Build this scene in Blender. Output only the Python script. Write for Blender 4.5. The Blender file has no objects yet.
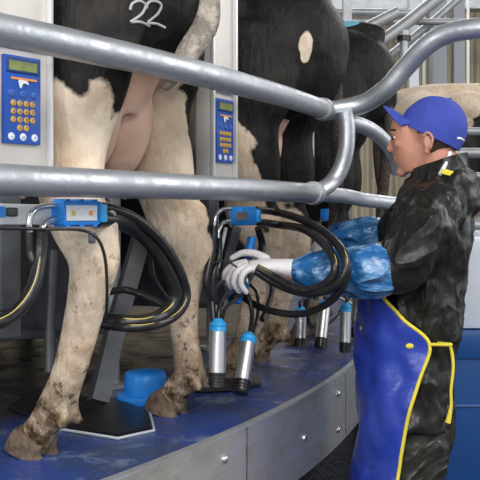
import bpy, bmesh, math, random
from mathutils import Vector, Matrix, Euler, noise as mnoise
random.seed(7)
S = bpy.context.scene
COL = S.collection
R = math.radians
# ------------------------------------------------------------------ camera, world, lights, exposure
F = 850.0; CAMZ = 1.415; HZ = 212.0
cd = bpy.data.cameras.new('camera'); cam = bpy.data.objects.new('camera', cd); COL.objects.link(cam)
cam.location = (0, 0, CAMZ); cam.rotation_euler = (R(90), 0, 0)
cd.sensor_width = 36; cd.lens = F / 480 * 36; cd.shift_y = -28 / 480; cd.clip_start = .05
S.camera = cam
w = bpy.data.worlds.new('sky'); S.world = w; w.use_nodes = True
w.node_tree.nodes['Background'].inputs[0].default_value = (.82, .9, 1, 1)
w.node_tree.nodes['Background'].inputs[1].default_value = .95
def area(name, loc, target, size, sy, power, col=(1, 1, 1)):
    d = bpy.data.lights.new(name, 'AREA'); d.shape = 'RECTANGLE'; d.size = size; d.size_y = sy; d.energy = power; d.color = col
    o = bpy.data.objects.new(name, d); COL.objects.link(o); o.location = loc
    o.rotation_euler = (Vector(target) - Vector(loc)).to_track_quat('-Z', 'Y').to_euler(); return o
area('skylight_front', (1.2, -1.2, 4.2), (0.1, 2.6, 1.0), 3.0, 1.8, 150, (1, .97, .93))
area('front_left_fill', (-2.2, -1.4, 2.5), (-0.1, 2.4, 1.1), 2.2, 1.6, 75, (1, .98, .96))  # unseen fill added behind the camera to brighten the cows
area('skylight_right', (4.4, 3.4, 4.0), (0.2, 3.2, 1.1), 1.8, 4.0, 130, (1, .98, .95))
fl = bpy.data.lights.new('flash', 'POINT'); fl.energy = 22; fl.shadow_soft_size = .06; flo = bpy.data.objects.new('flash', fl); COL.objects.link(flo); flo.location = (-.05, -.05, CAMZ + .22)
area('skylight_back', (1.5, 7.6, 4.4), (1.5, 5.5, 1.0), 5, 2, 160, (.97, .98, 1))
S.view_settings.view_transform = 'Standard'; S.view_settings.look = 'None'
S.view_settings.gamma = 1; S.view_settings.use_curve_mapping = False; S.view_settings.exposure = 0.0

# ------------------------------------------------------------------ coordinates
PZ = .84                    # platform height above the pit floor
CX, CY, RO = -4.80, 4.957, 5.51
def at(px, py, d): return Vector(((px - 240) * d / F, d, CAMZ - (py - HZ) * d / F))
def ground(px, py, z=PZ): return at(px, py, (CAMZ - z) * F / (py - HZ))
def rp(r, deg, z): return Vector((CX + r * math.cos(R(deg)), CY + r * math.sin(R(deg)), z))
def atr(px, py, r):
    u = (px - 240) / F
    a = u * u + 1; b = -2 * (u * CX + CY); c = CX * CX + CY * CY - r * r
    t = (-b - math.sqrt(max(0, b * b - 4 * a * c))) / (2 * a)
    return at(px, py, t)

# ------------------------------------------------------------------ materials
def nodes(m): return m.node_tree.nodes, m.node_tree.links
def setin(b, k, v):
    if k in b.inputs: b.inputs[k].default_value = v
MC = {}
def mat(name, col, rough=.5, metal=0, bump=0, bscale=40, var=0, vscale=6, vcol=None, trans=0, coat=0, rvar=0, spec=.5, ridge=0, rscale=8, vlo=.4, vhi=.62, stretch=None, emit=0, bdist=.01, ior=1.45):
    if name in MC: return MC[name]
    m = bpy.data.materials.new(name); m.use_nodes = True; n, l = nodes(m); b = n['Principled BSDF']
    b.inputs['Base Color'].default_value = (*col, 1); b.inputs['Roughness'].default_value = rough; b.inputs['Metallic'].default_value = metal
    setin(b, 'Transmission Weight', trans); setin(b, 'Coat Weight', coat); setin(b, 'Specular IOR Level', spec); setin(b, 'IOR', ior)
    if emit: setin(b, 'Emission Color', (*col, 1)); setin(b, 'Emission Strength', emit)
    tc = n.new('ShaderNodeTexCoord'); src = tc.outputs['Object']
    if stretch:
        mp = n.new('ShaderNodeMapping'); mp.inputs['Scale'].default_value = stretch; l.new(src, mp.inputs[0]); src = mp.outputs[0]
    if var or rvar:
        nz = n.new('ShaderNodeTexNoise'); nz.inputs['Scale'].default_value = vscale; nz.inputs['Detail'].default_value = 6; nz.inputs['Roughness'].default_value = .65; l.new(src, nz.inputs['Vector'])
        rg = n.new('ShaderNodeMapRange'); rg.inputs[1].default_value = vlo; rg.inputs[2].default_value = vhi; l.new(nz.outputs[0], rg.inputs[0])
        if var:
            mx = n.new('ShaderNodeMix'); mx.data_type = 'RGBA'; mx.inputs[6].default_value = (*col, 1); mx.inputs[7].default_value = (*(vcol or [c * .5 for c in col]), 1)
            mu = n.new('ShaderNodeMath'); mu.operation = 'MULTIPLY'; mu.inputs[1].default_value = var; l.new(rg.outputs[0], mu.inputs[0]); l.new(mu.outputs[0], mx.inputs[0]); l.new(mx.outputs[2], b.inputs['Base Color'])
        if rvar:
            r2 = n.new('ShaderNodeMapRange'); r2.inputs[3].default_value = rough; r2.inputs[4].default_value = min(1, max(0, rough + rvar)); l.new(rg.outputs[0], r2.inputs[0]); l.new(r2.outputs[0], b.inputs['Roughness'])
    if bump:
        nb = n.new('ShaderNodeTexNoise'); nb.inputs['Scale'].default_value = bscale; nb.inputs['Detail'].default_value = 5; l.new(src, nb.inputs['Vector'])
        bp = n.new('ShaderNodeBump'); bp.inputs['Strength'].default_value = bump; bp.inputs['Distance'].default_value = bdist; l.new(nb.outputs[0], bp.inputs['Height']); l.new(bp.outputs[0], b.inputs['Normal'])
        if ridge:
            rb = n.new('ShaderNodeTexNoise'); rb.noise_type = 'RIDGED_MULTIFRACTAL'; rb.inputs['Scale'].default_value = rscale; rb.inputs['Detail'].default_value = 2; rb.inputs['Distortion'].default_value = .6
            if 'Offset' in rb.inputs: rb.inputs['Offset'].default_value = .9
            l.new(src, rb.inputs['Vector'])
            b2 = n.new('ShaderNodeBump'); b2.inputs['Strength'].default_value = 1; b2.inputs['Distance'].default_value = ridge; l.new(rb.outputs[0], b2.inputs['Height']); l.new(b2.outputs[0], bp.inputs['Normal'])
    MC[name] = m; return m
GALV = mat('galvanised steel', (.50, .52, .55), .36, .75, .12, 60, .6, 14, (.36, .37, .39), rvar=.18)
GALVD = mat('dull galvanised steel', (.45, .46, .47), .5, .6, .1, 50, .5, 9, (.28, .28, .28))
STEEL = mat('polished steel', (.66, .66, .66), .24, .95, .04, 30, .25, 10, (.5, .5, .5))
CUPS = mat('brushed cup steel', (.58, .57, .56), .34, .92, .03, 30)
SKIRT = mat('brushed stainless sheet', (.66, .63, .57), .38, .8, .06, 20, .7, 5, (.3, .28, .25), stretch=(1, 1, 3), rvar=.15)
CABW = mat('pale enamelled sheet', (.66, .62, .57), .4, .15, .03, 40, .3, 5, (.56, .52, .47))
CABW2 = mat('lit sheet edge', (.78, .77, .76), .3, .4)  # paler than the housing: the lit edges' highlight is put into the colour
KBLUE = mat('keypad blue', (.02, .09, .42), .35)
KYEL = mat('key amber', (.75, .42, .06), .45)
KWHT = mat('key white', (.8, .82, .85), .4)
LCD = mat('lcd olive', (.26, .30, .12), .15, var=.5, vscale=60)
DBLUE = mat('display blue', (.03, .07, .22), .3)
BLUEP = mat('light blue plastic', (.02, .25, .75), .35, var=.3, vscale=30, vcol=(.01, .12, .4))
BLUEC = mat('sky blue collar', (.03, .32, .68), .32)
RUB = mat('black rubber', (.010, .010, .011), .28, bump=.1, bscale=80, var=.5, vscale=20, vcol=(.03, .028, .025))
YSTR = mat('yellow stripe', (.55, .42, .10), .45)
DARKM = mat('dark wet steel', (.10, .102, .11), .35, .5, .2, 15, .6, 5, (.02, .02, .022), rvar=.2)
MATR = mat('black stall mat', (.012, .012, .014), .35, bump=.3, bscale=60)
PLATE = mat('white plate', (.72, .74, .76), .35, var=.4, vscale=40, vcol=(.5, .5, .45))
ORNG = mat('orange mark', (.75, .3, .08), .5)
YEL = mat('yellow trim', (.74, .60, .05), .5, bump=.15, bscale=80)
APRON = mat('blue vinyl apron', (.020, .045, .33), .30, bump=.35, bscale=9, var=.35, vscale=7, vcol=(.03, .06, .40), bdist=.03, coat=.2)
JACK = mat('wet dark rain cloth', (.011, .0105, .009), .33, spec=.4, bump=.3, bscale=30, var=.6, vscale=9, vcol=(.030, .026, .018), bdist=.008, vlo=.45, vhi=.75, rvar=.2, stretch=(1.3, 1.3, .6), ridge=.020, rscale=6)
TROU = mat('wet grey rain cloth', (.018, .017, .014), .33, spec=.4, bump=.4, bscale=16, var=.6, vscale=12, vcol=(.05, .046, .038), bdist=.02, ridge=.02, rscale=5)
SLEV = mat('crinkled blue plastic sleeve', (.015, .12, .33), .16, bump=.5, bscale=50, var=.6, vscale=20, vcol=(.30, .55, .74), bdist=.006, stretch=(.6, 1, 1.5), ridge=.014, rscale=11, coat=.5, vlo=.48, vhi=.68)  # pale and dark blotches paint highlight and shade of the wrinkles
SKIN = mat('skin', (.56, .27, .18), .5, bump=.06, bscale=120, var=.35, vscale=22, vcol=(.48, .18, .12))
HAIR = mat('brown hair', (.06, .038, .022), .6, bump=.5, bscale=150)
CAPM = mat('royal blue cotton cap', (.045, .07, .38), .8, bump=.3, bscale=160, var=.3, vscale=20, vcol=(.02, .035, .24))
GLOVE = mat('white rubber glove', (.80, .77, .76), .4, bump=.25, bscale=35, var=.35, vscale=30, vcol=(.68, .60, .60))
BOOT = mat('dark rubber boot', (.02, .022, .02), .35)
EYEW = mat('eye white', (.7, .68, .64), .2)
EYED = mat('eye dark', (.03, .02, .015), .2)
CLEAR = mat('smoky clear plastic', (.75, .8, .82), .12, trans=.75)
BIN = mat('deep blue plastic', (.008, .07, .26), .4, var=.3, vscale=5, vcol=(.006, .05, .2))
TANK = mat('milky white plastic', (.66, .70, .75), .35, var=.3, vscale=6, vcol=(.5, .55, .62))
UDD = mat('pink udder skin', (.62, .39, .29), .55, bump=.2, bscale=45, var=.6, vscale=9, vcol=(.72, .5, .38))
HOOF = mat('muddy hoof horn', (.075, .05, .03), .7, bump=.6, bscale=50, var=.8, vscale=30, vcol=(.2, .14, .09))
TAILM = mat('dirty pale tail hair', (.42, .37, .31), .7, bump=.9, bscale=70, var=.8, vscale=24, vcol=(.12, .10, .08))
TAILD = mat('dark tail hair', (.03, .024, .02), .7, bump=.9, bscale=70, var=.5, vscale=24, vcol=(.10, .07, .05))

def floor_mat():
    m = bpy.data.materials.new('worn wet blue deck'); m.use_nodes = True; n, l = nodes(m); b = n['Principled BSDF']
    tc = n.new('ShaderNodeTexCoord')
    def nz(s, d=7):
        x = n.new('ShaderNodeTexNoise'); x.inputs['Scale'].default_value = s; x.inputs['Detail'].default_value = d; x.inputs['Roughness'].default_value = .65; l.new(tc.outputs['Object'], x.inputs['Vector']); return x.outputs[0]
    def rng(v, a, c):
        x = n.new('ShaderNodeMapRange'); x.inputs[1].default_value = a; x.inputs[2].default_value = c; l.new(v, x.inputs[0]); return x.outputs[0]
    def mix(f, a, c):
        x = n.new('ShaderNodeMix'); x.data_type = 'RGBA'; l.new(f, x.inputs[0])
        if isinstance(a, tuple): x.inputs[6].default_value = (*a, 1)
        else: l.new(a, x.inputs[6])
        x.inputs[7].default_value = (*c, 1); return x.outputs[2]
    c = mix(rng(nz(5), .42, .62), (.020, .055, .24), (.040, .060, .13))
    c = mix(rng(nz(7), .55, .70), c, (.22, .26, .34))
    c = mix(rng(nz(120, 2), .66, .74), c, (.25, .3, .45))
    # dark rubber deck further in; dimness under the cows is painted in too
    sx = n.new('ShaderNodeVectorMath'); sx.operation = 'LENGTH'; l.new(tc.outputs['Object'], sx.inputs[0])
    c = mix(rng(sx.outputs['Value'], 5.10, 4.92), c, (.016, .017, .02))
    l.new(c, b.inputs['Base Color'])
    r = n.new('ShaderNodeMapRange'); r.inputs[1].default_value = .4; r.inputs[2].default_value = .65; r.inputs[3].default_value = .10; r.inputs[4].default_value = .42; l.new(nz(6), r.inputs[0]); l.new(r.outputs[0], b.inputs['Roughness'])
    bp = n.new('ShaderNodeBump'); bp.inputs['Strength'].default_value = .25; bp.inputs['Distance'].default_value = .01; l.new(nz(70), bp.inputs['Height']); l.new(bp.outputs[0], b.inputs['Normal'])
    return m
def coat_mat(name, spots, blacks, white=(.72, .60, .465), black=(.008, .0075, .0075), mud=.17, blue=None):
    """white patches (ellipsoids, local metres) on a black hide; black ellipsoids on top; mud low on the legs"""
    m = bpy.data.materials.new(name); m.use_nodes = True; n, l = nodes(m); b = n['Principled BSDF']
    tc = n.new('ShaderNodeTexCoord'); P = tc.outputs['Object']
    nz = n.new('ShaderNodeTexNoise'); nz.inputs['Scale'].default_value = 7; nz.inputs['Detail'].default_value = 5; l.new(P, nz.inputs['Vector'])
    def math_(op, a, c):
        x = n.new('ShaderNodeMath'); x.operation = op
        for i, v in enumerate((a, c)):
            if isinstance(v, (int, float)): x.inputs[i].default_value = v
            else: l.new(v, x.inputs[i])
        return x.outputs[0]
    def field(lst):
        cur = None
        for (c, s) in lst:
            su = n.new('ShaderNodeVectorMath'); su.operation = 'SUBTRACT'; l.new(P, su.inputs[0]); su.inputs[1].default_value = c
            dv = n.new('ShaderNodeVectorMath'); dv.operation = 'DIVIDE'; l.new(su.outputs[0], dv.inputs[0]); dv.inputs[1].default_value = s
            ln = n.new('ShaderNodeVectorMath'); ln.operation = 'LENGTH'; l.new(dv.outputs[0], ln.inputs[0])
            cur = ln.outputs['Value'] if cur is None else math_('MINIMUM', cur, ln.outputs['Value'])
        nn = math_('MULTIPLY', math_('SUBTRACT', nz.outputs[0], .5), .7)
        v = math_('ADD', cur, nn)
        x = n.new('ShaderNodeMapRange'); x.inputs[1].default_value = 1.02; x.inputs[2].default_value = .98; l.new(v, x.inputs[0]); return x.outputs[0]
    wv = field(spots)
    if blacks: wv = math_('MULTIPLY', wv, math_('SUBTRACT', 1, field(blacks)))
    def noise_rng(s, a, c, d=5):
        x = n.new('ShaderNodeTexNoise'); x.inputs['Scale'].default_value = s; x.inputs['Detail'].default_value = d; x.inputs['Roughness'].default_value = .7; l.new(P, x.inputs['Vector'])
        y = n.new('ShaderNodeMapRange'); y.inputs[1].default_value = a; y.inputs[2].default_value = c; l.new(x.outputs[0], y.inputs[0]); return y.outputs[0]
    def mix(f, a, c):
        x = n.new('ShaderNodeMix'); x.data_type = 'RGBA'; l.new(f, x.inputs[0])
        for k, v in ((6, a), (7, c)):
            if isinstance(v, tuple): x.inputs[k].default_value = (*v, 1)
            else: l.new(v, x.inputs[k])
        return x.outputs[2]
    wc = mix(noise_rng(9, .4, .62), white, tuple(c * k for c, k in zip(white, (.82, .74, .66))))
    # dirt on the lower leg
    sp = n.new('ShaderNodeSeparateXYZ'); l.new(P, sp.inputs[0])
    lo = n.new('ShaderNodeMapRange'); lo.inputs[1].default_value = .70; lo.inputs[2].default_value = .0; l.new(sp.outputs[2], lo.inputs[0])
    mf = math_('MULTIPLY', lo.outputs[0], noise_rng(26, .40, .62)); mf = math_('MULTIPLY', mf, .75)
    wc = mix(mf, wc, (.19, .11, .055))
    lo2 = n.new('ShaderNodeMapRange'); lo2.inputs[1].default_value = mud + .06; lo2.inputs[2].default_value = mud - .06; l.new(sp.outputs[2], lo2.inputs[0])
    wc = mix(math_('MULTIPLY', lo2.outputs[0], noise_rng(30, .3, .55)), wc, (.11, .07, .035))
    wc = mix(math_('MULTIPLY', lo.outputs[0], noise_rng(30, .58, .61)), wc, (.03, .018, .008))
    bc = mix(noise_rng(12, .45, .7), black, (.026, .022, .018))
    c = mix(wv, bc, wc)
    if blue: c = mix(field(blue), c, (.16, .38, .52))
    l.new(c, b.inputs['Base Color']); b.inputs['Roughness'].default_value = .55
    setin(b, 'Specular IOR Level', .18)
    fb = n.new('ShaderNodeTexNoise'); fb.inputs['Scale'].default_value = 60; fb.inputs['Detail'].default_value = 4
    mp = n.new('ShaderNodeMapping'); mp.inputs['Scale'].default_value = (1, 1, .35); l.new(P, mp.inputs[0]); l.new(mp.outputs[0], fb.inputs['Vector'])
    bp = n.new('ShaderNodeBump'); bp.inputs['Strength'].default_value = .6; bp.inputs['Distance'].default_value = .010; l.new(fb.outputs[0], bp.inputs['Height']); l.new(bp.outputs[0], b.inputs['Normal'])
    return m

# ------------------------------------------------------------------ object helpers
def tag(o, label=None, cat=None, group=None, kind=None):
    if label: o['label'] = label
    if cat: o['category'] = cat
    if group: o['group'] = group
    if kind: o['kind'] = kind
    return o
def empty(name, loc, rz=0, label=None, cat=None, group=None):
    o = bpy.data.objects.new(name, None); COL.objects.link(o); o.location = loc; o.rotation_euler = (0, 0, rz); o.empty_display_size = .05
    return tag(o, label, cat, group)
def wm(o):
    m = Matrix.LocRotScale(o.location, o.rotation_euler, o.scale)
    return wm(o.parent) @ m if o.parent else m
def link(name, bm, m, parent=None, smooth=True, world=False, origin=None):
    """link a bmesh as one object; world=True: its verts are world coordinates, moved into the parent's frame"""
    if world and parent: bm.transform(wm(parent).inverted())
    loc = None
    if origin is not None and parent is None:
        bm.transform(Matrix.Translation(-Vector(origin))); loc = Vector(origin)
    me = bpy.data.meshes.new(name); bm.normal_update(); bm.to_mesh(me); bm.free()
    if m: me.materials.append(m)
    for p in me.polygons: p.use_smooth = smooth
    o = bpy.data.objects.new(name, me); COL.objects.link(o)
    if loc is not None: o.location = loc
    if parent: o.parent = parent
    if smooth and len(me.polygons) < 6000: autosmooth(o, 50)
    return o
def autosmooth(o, ang=40):
    a = R(ang); me = o.data; bm = bmesh.new(); bm.from_mesh(me)
    for e in bm.edges: e.smooth = not (len(e.link_faces) == 2 and e.calc_face_angle(0) > a)
    bm.to_mesh(me); bm.free(); return o
def box(bm, c, s, rot=None, bev=0):
    t = bmesh.new(); bmesh.ops.create_cube(t, size=1); bmesh.ops.scale(t, verts=t.verts, vec=s)
    if bev: bmesh.ops.bevel(t, geom=t.edges[:], offset=bev, segments=2, affect='EDGES', profile=.6)
    if rot: bmesh.ops.rotate(t, verts=t.verts, matrix=Euler(rot).to_matrix())
    bmesh.ops.translate(t, verts=t.verts, vec=c); merge(bm, t)
def merge(bm, t):
    me = bpy.data.meshes.new('tmp'); t.to_mesh(me); bm.from_mesh(me); bpy.data.meshes.remove(me); t.free()
def spline(pts, n=8):
    pts = [tuple(p) for p in pts]
    if len(pts) < 3 or n <= 1: return [list(p) for p in pts]
    out = []; k = len(pts)
    for i in range(k - 1):
        p0 = pts[max(i - 1, 0)]; p1 = pts[i]; p2 = pts[i + 1]; p3 = pts[min(i + 2, k - 1)]
        for j in range(n):
            t = j / n; t2 = t * t; t3 = t2 * t
            out.append([.5 * ((2 * b) + (-a + c) * t + (2 * a - 5 * b + 4 * c - d) * t2 + (-a + 3 * b - 3 * c + d) * t3) for a, b, c, d in zip(p0, p1, p2, p3)])
    out.append(list(pts[-1])); return out
def tube(bm, pts, r, seg=14, n=8, caps=True):
    """tube along points; r a number or list; pts smoothed"""
    rs = r if isinstance(r, (list, tuple)) else [r] * len(pts)
    P = spline([(*p, q) for p, q in zip(pts, rs)], n)
    C = [Vector(p[:3]) for p in P]; rr = [p[3] for p in P]
    T = [(C[min(i + 1, len(C) - 1)] - C[max(i - 1, 0)]).normalized() for i in range(len(C))]
    up = Vector((0, 0, 1)) if abs(T[0].z) < .9 else Vector((1, 0, 0))
    nrm = (up - T[0] * up.dot(T[0])).normalized(); rings = []
    for i, (c, t) in enumerate(zip(C, T)):
        nrm = (nrm - t * nrm.dot(t)).normalized(); bi = t.cross(nrm)
        rings.append([bm.verts.new(c + (nrm * math.cos(a) + bi * math.sin(a)) * rr[i]) for a in [2 * math.pi * k / seg for k in range(seg)]])
    for a, b in zip(rings, rings[1:]):
        for k in range(seg): bm.faces.new((a[k], a[(k + 1) % seg], b[(k + 1) % seg], b[k]))
    if caps: bm.faces.new(rings[0][::-1]); bm.faces.new(rings[-1])
def loft(bm, rows, ref=(0, 1, 0), seg=22, n=5, caps=True):
    """rows: (x,y,z, a, b): a = half size along ref, b = half size across it"""
    P = spline(rows, n); C = [Vector(p[:3]) for p in P]; ref = Vector(ref); rings = []
    for i, c in enumerate(C):
        t = (C[min(i + 1, len(C) - 1)] - C[max(i - 1, 0)]).normalized()
        u = (ref - t * ref.dot(t)).normalized(); v = t.cross(u)
        rings.append([bm.verts.new(c + u * math.cos(a) * P[i][3] + v * math.sin(a) * P[i][4]) for a in [2 * math.pi * k / seg for k in range(seg)]])
    for a, b in zip(rings, rings[1:]):
        for k in range(seg): bm.faces.new((a[k], a[(k + 1) % seg], b[(k + 1) % seg], b[k]))
    if caps: bm.faces.new(rings[0][::-1]); bm.faces.new(rings[-1])
def ell(bm, c, s, rot=None, seg=20):
    t = bmesh.new(); bmesh.ops.create_uvsphere(t, u_segments=seg, v_segments=seg // 2 + 2, radius=1); bmesh.ops.scale(t, verts=t.verts, vec=s)
    if rot is not None: bmesh.ops.transform(t, matrix=(rot if isinstance(rot, Matrix) else Euler(rot).to_matrix()).to_4x4(), verts=t.verts)
    bmesh.ops.translate(t, verts=t.verts, vec=c); merge(bm, t)
def lathe(bm, prof, c=(0, 0, 0), axis=(0, 0, 1), seg=24):
    """prof: (r, h) pairs"""
    q = Vector((0, 0, 1)).rotation_difference(Vector(axis).normalized()).to_matrix(); c = Vector(c); rings = []
    for r, h in prof:
        rings.append([bm.verts.new(c + q @ Vector((r * math.cos(a), r * math.sin(a), h))) for a in [2 * math.pi * k / seg for k in range(seg)]])
    for a, b in zip(rings, rings[1:]):
        for k in range(seg): bm.faces.new((a[k], a[(k + 1) % seg], b[(k + 1) % seg], b[k]))
    bm.faces.new(rings[0][::-1]); bm.faces.new(rings[-1])
def remesh(o, voxel, smooth=6, displace=None):
    """fuse overlapping closed shapes into one continuous surface"""
    m = o.modifiers.new('r', 'REMESH'); m.mode = 'VOXEL'; m.voxel_size = voxel; m.use_smooth_shade = True
    s = o.modifiers.new('s', 'SMOOTH'); s.factor = .5; s.iterations = smooth
    if displace:
        for sc, st in displace:
            t = bpy.data.textures.new('folds', 'CLOUDS'); t.noise_scale = sc; t.noise_depth = 2
            d = o.modifiers.new('d', 'DISPLACE'); d.texture = t; d.strength = st; d.mid_level = .5; d.texture_coords = 'LOCAL'
    dg = bpy.context.evaluated_depsgraph_get(); dg.update()
    me = bpy.data.meshes.new_from_object(o.evaluated_get(dg)); old = o.data
    mats = [x for x in old.materials]; o.modifiers.clear(); o.data = me
    me.materials.clear()
    for x in mats: me.materials.append(x)
    for p in me.polygons: p.use_smooth = True
    bpy.data.meshes.remove(old); return o
def solid(bm, th):
    """give an open sheet thickness"""
    bm.normal_update(); bmesh.ops.solidify(bm, geom=bm.faces[:], thickness=th)
def text(name, s, size, m, parent, loc, rot, depth=.0004, align='CENTER'):
    c = bpy.data.curves.new(name, 'FONT'); c.body = s; c.size = size; c.extrude = depth; c.align_x = align; c.align_y = 'CENTER'
    t = bpy.data.objects.new(name, c); COL.objects.link(t); dg = bpy.context.evaluated_depsgraph_get(); dg.update()
    me = bpy.data.meshes.new_from_object(t.evaluated_get(dg)); bpy.data.objects.remove(t); me.materials.clear(); me.materials.append(m); me.name = name
    o = bpy.data.objects.new(name, me); COL.objects.link(o); o.parent = parent; o.location = loc; o.rotation_euler = rot; return o
def copy_tree(o, parent=None):
    kids = [c for c in bpy.data.objects if c.parent == o]
    c = o.copy(); COL.objects.link(c)
    if parent: c.parent = parent
    for k in kids: copy_tree(k, c)
    return c
def arc_sheet(bm, r0, r1, z0, z1, a0, a1, n=60):
    """closed curved slab between radii r0<r1 and heights z0<z1"""
    rings = []
    for i in range(n + 1):
        a = a0 + (a1 - a0) * i / n
        rings.append([bm.verts.new(rp(r, a, z) - Vector((CX, CY, 0))) for r, z in ((r0, z0), (r1, z0), (r1, z1), (r0, z1))])
    for a, b in zip(rings, rings[1:]):
        for k in range(4): bm.faces.new((a[k], b[k], b[(k + 1) % 4], a[(k + 1) % 4]))
    bm.faces.new(rings[0]); bm.faces.new(rings[-1][::-1]); bmesh.ops.recalc_face_normals(bm, faces=bm.faces[:])

# ================================================================== structure
def sbox(name, c, s, m):
    bm = bmesh.new(); box(bm, (0, 0, 0), s); o = link(name, bm, m, smooth=False); o.location = c; return tag(o, kind='structure')
sbox('floor', (0, 5, -.05), (22, 24, .1), mat('wet concrete', (.07, .07, .075), .3, bump=.3, bscale=20, var=.6, vscale=2))
sbox('ceiling', (-1, 6, 4.9), (16, 12, .08), mat('roof sheet', (.30, .31, .32), .6, bump=.3, bscale=4, stretch=(1, 12, 1), bdist=.05))
def wall_mat():
    m = mat('cream ribbed sheet', (.70, .57, .38), .6, var=.5, vscale=2, vcol=(.42, .37, .28)); n, l = nodes(m); b = n['Principled BSDF']
    wv = n.new('ShaderNodeTexWave'); wv.bands_direction = 'X'; wv.inputs['Scale'].default_value = 2.2; tc = n.new('ShaderNodeTexCoord'); l.new(tc.outputs['Object'], wv.inputs[0])
    bp = n.new('ShaderNodeBump'); bp.inputs['Distance'].default_value = .06; l.new(wv.outputs[0], bp.inputs['Height']); l.new(bp.outputs[0], b.inputs['Normal']); return m
sbox('wall_back', (0, 10.5, 2.4), (18, .1, 5), wall_mat())
# rotating deck
bm = bmesh.new(); arc_sheet(bm, 2.4, RO, PZ - .05, PZ, -75, 60, 110); o = link('floor_platform', bm, floor_mat(), smooth=False); o.location = (CX, CY, 0); tag(o, kind='structure')
bm = bmesh.new(); arc_sheet(bm, 2.3, 2.4, PZ - .1, PZ + .75, -75, 60, 60); o = link('wall_inner_dark', bm, DARKM, smooth=False); o.location = (CX, CY, 0); tag(o, kind='structure')  # dark wall added for the darkness seen under the cows
bm = bmesh.new(); arc_sheet(bm, 5.40, 5.47, 0, PZ - .05, -75, 60, 90)
o = link('wall_under', bm, mat('wet black with painted glints', (.008, .008, .009), .5, bump=1, bscale=60, bdist=.02, var=1, vscale=110, vcol=(.3, .3, .32), vlo=.62, vhi=.72), smooth=False); o.location = (CX, CY, 0); tag(o, kind='structure')  # pale specks are wet glints painted into the colour
# steel skirt in segments round the rim
pitch = 9.0
for k, a0 in enumerate([-47.1 + pitch * i for i in range(8)]):
    a1 = a0 + pitch - .12
    t = empty('skirt_panel', rp(RO + .005, (a0 + a1) / 2, PZ - .24), 0, None, 'panel')
    bm = bmesh.new(); arc_sheet(bm, RO, RO + .008, PZ - .235, PZ + .004, a0, a1, 10); bm.transform(Matrix.Translation((CX, CY, 0))); link('sheet', bm, SKIRT, t, smooth=False, world=True)
    for da, zs in ((.45, (PZ - .12,)), (.87, (PZ - .055, PZ - .18))):
        for z in zs:
            bm = bmesh.new(); q = a0 + (a1 - a0) * da; lathe(bm, [(.011, 0), (.011, .003), (.008, .007), (.003, .009)], rp(RO + .008, q, z), (math.cos(R(q)), math.sin(R(q)), 0), 14)
            link('bolt', bm, STEEL, t, world=True)
    tag(t, ['stainless skirt sheet of the deck rim, cut off by the bottom left corner', 'stainless skirt sheet left of the stained seam, below the nearest cow',
            'stainless skirt sheet right of the stained seam, below the two big teat cups', 'stainless skirt sheet meeting the left edge of the blue apron'][k] if k < 4 else 'stainless skirt sheet of the deck rim hidden behind the worker')
    if k >= 4: t['group'] = 'far skirt sheets behind the worker'
# bright deck rim strip
bm = bmesh.new(); arc_sheet(bm, RO - .012, RO + .010, PZ + .001, PZ + .007, -75, 60, 110); o = link('trim_1', bm, GALVD, smooth=False); o.location = (CX, CY, 0); tag(o, kind='structure')

# ================================================================== guard rails
ZU, ZL = CAMZ + .339, CAMZ + .060
rail = empty('guard_rail', rp(RO, -21.9, ZL), 0, 'long galvanised pipe rail with two bars running along the rumps of the cows', 'rail')
def arcpts(r, a0, a1, z, n=24): return [rp(r, a0 + (a1 - a0) * i / n, z) for i in range(n + 1)]
aE = -23.0
bm = bmesh.new(); tube(bm, arcpts(RO, -62, aE, ZU), .0315, 24, 2); link('upper_bar', bm, GALV, rail, world=True)
bm = bmesh.new(); tube(bm, arcpts(RO, -62, aE - 1.0, ZL), .0305, 24, 2); link('lower_bar', bm, GALV, rail, world=True)
eu = rp(RO, aE, ZU); el = rp(RO, aE - 1.0, ZL); du = (eu - rp(RO, aE - 1, ZU)).normalized()
for c, nm in ((eu, 'upper'), (el, 'lower')):
    bm = bmesh.new(); lathe(bm, [(.030, -.02), (.036, -.02), (.038, -.008), (.038, .012), (.036, .02), (.030, .02)], c, du, 28); link('collar', bm, GALVD, rail, world=True)
d0 = eu.y
gate = empty('gate_frame', el, 0, 'bent galvanised pipe frame sweeping up over the blue cap in an S shape', 'frame')
bm = bmesh.new(); tube(bm, [eu + du * .01, eu + du * .05, at(352, 107, d0 + .05), at(369, 101, d0 + .03), at(388, 87, d0 - .02), at(405, 68, d0 - .05), at(425, 47, d0 - .1), at(447, 34, d0 - .14), at(480, 28, d0 - .2), at(520, 26, d0 - .25)], .032, 24, 10); link('swept_bar', bm, GALV, gate, world=True)
bm = bmesh.new(); tube(bm, [at(345, 112, d0 + .02), at(347, 128, d0 + .02), at(346, 150, d0 + .02), at(340, 170, d0 + .02), at(330, 184, d0), el + du * .02], .027, 20, 8); link('riser', bm, GALV, gate, world=True)
bm = bmesh.new(); tube(bm, [at(348, 122, d0 + .06), at(365, 127, d0 + .1), at(380, 137, d0 + .16), at(392, 152, d0 + .22), at(398, 172, d0 + .26)], .026, 20, 8); link('bent_brace', bm, GALV, gate, world=True)
bm = bmesh.new(); tube(bm, [el + du * .02, at(345, 196, d0 + .16), at(365, 200, d0 + .32), at(400, 204, d0 + .5)], .026, 20, 6); link('lower_stub', bm, GALV, gate, world=True)

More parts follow.
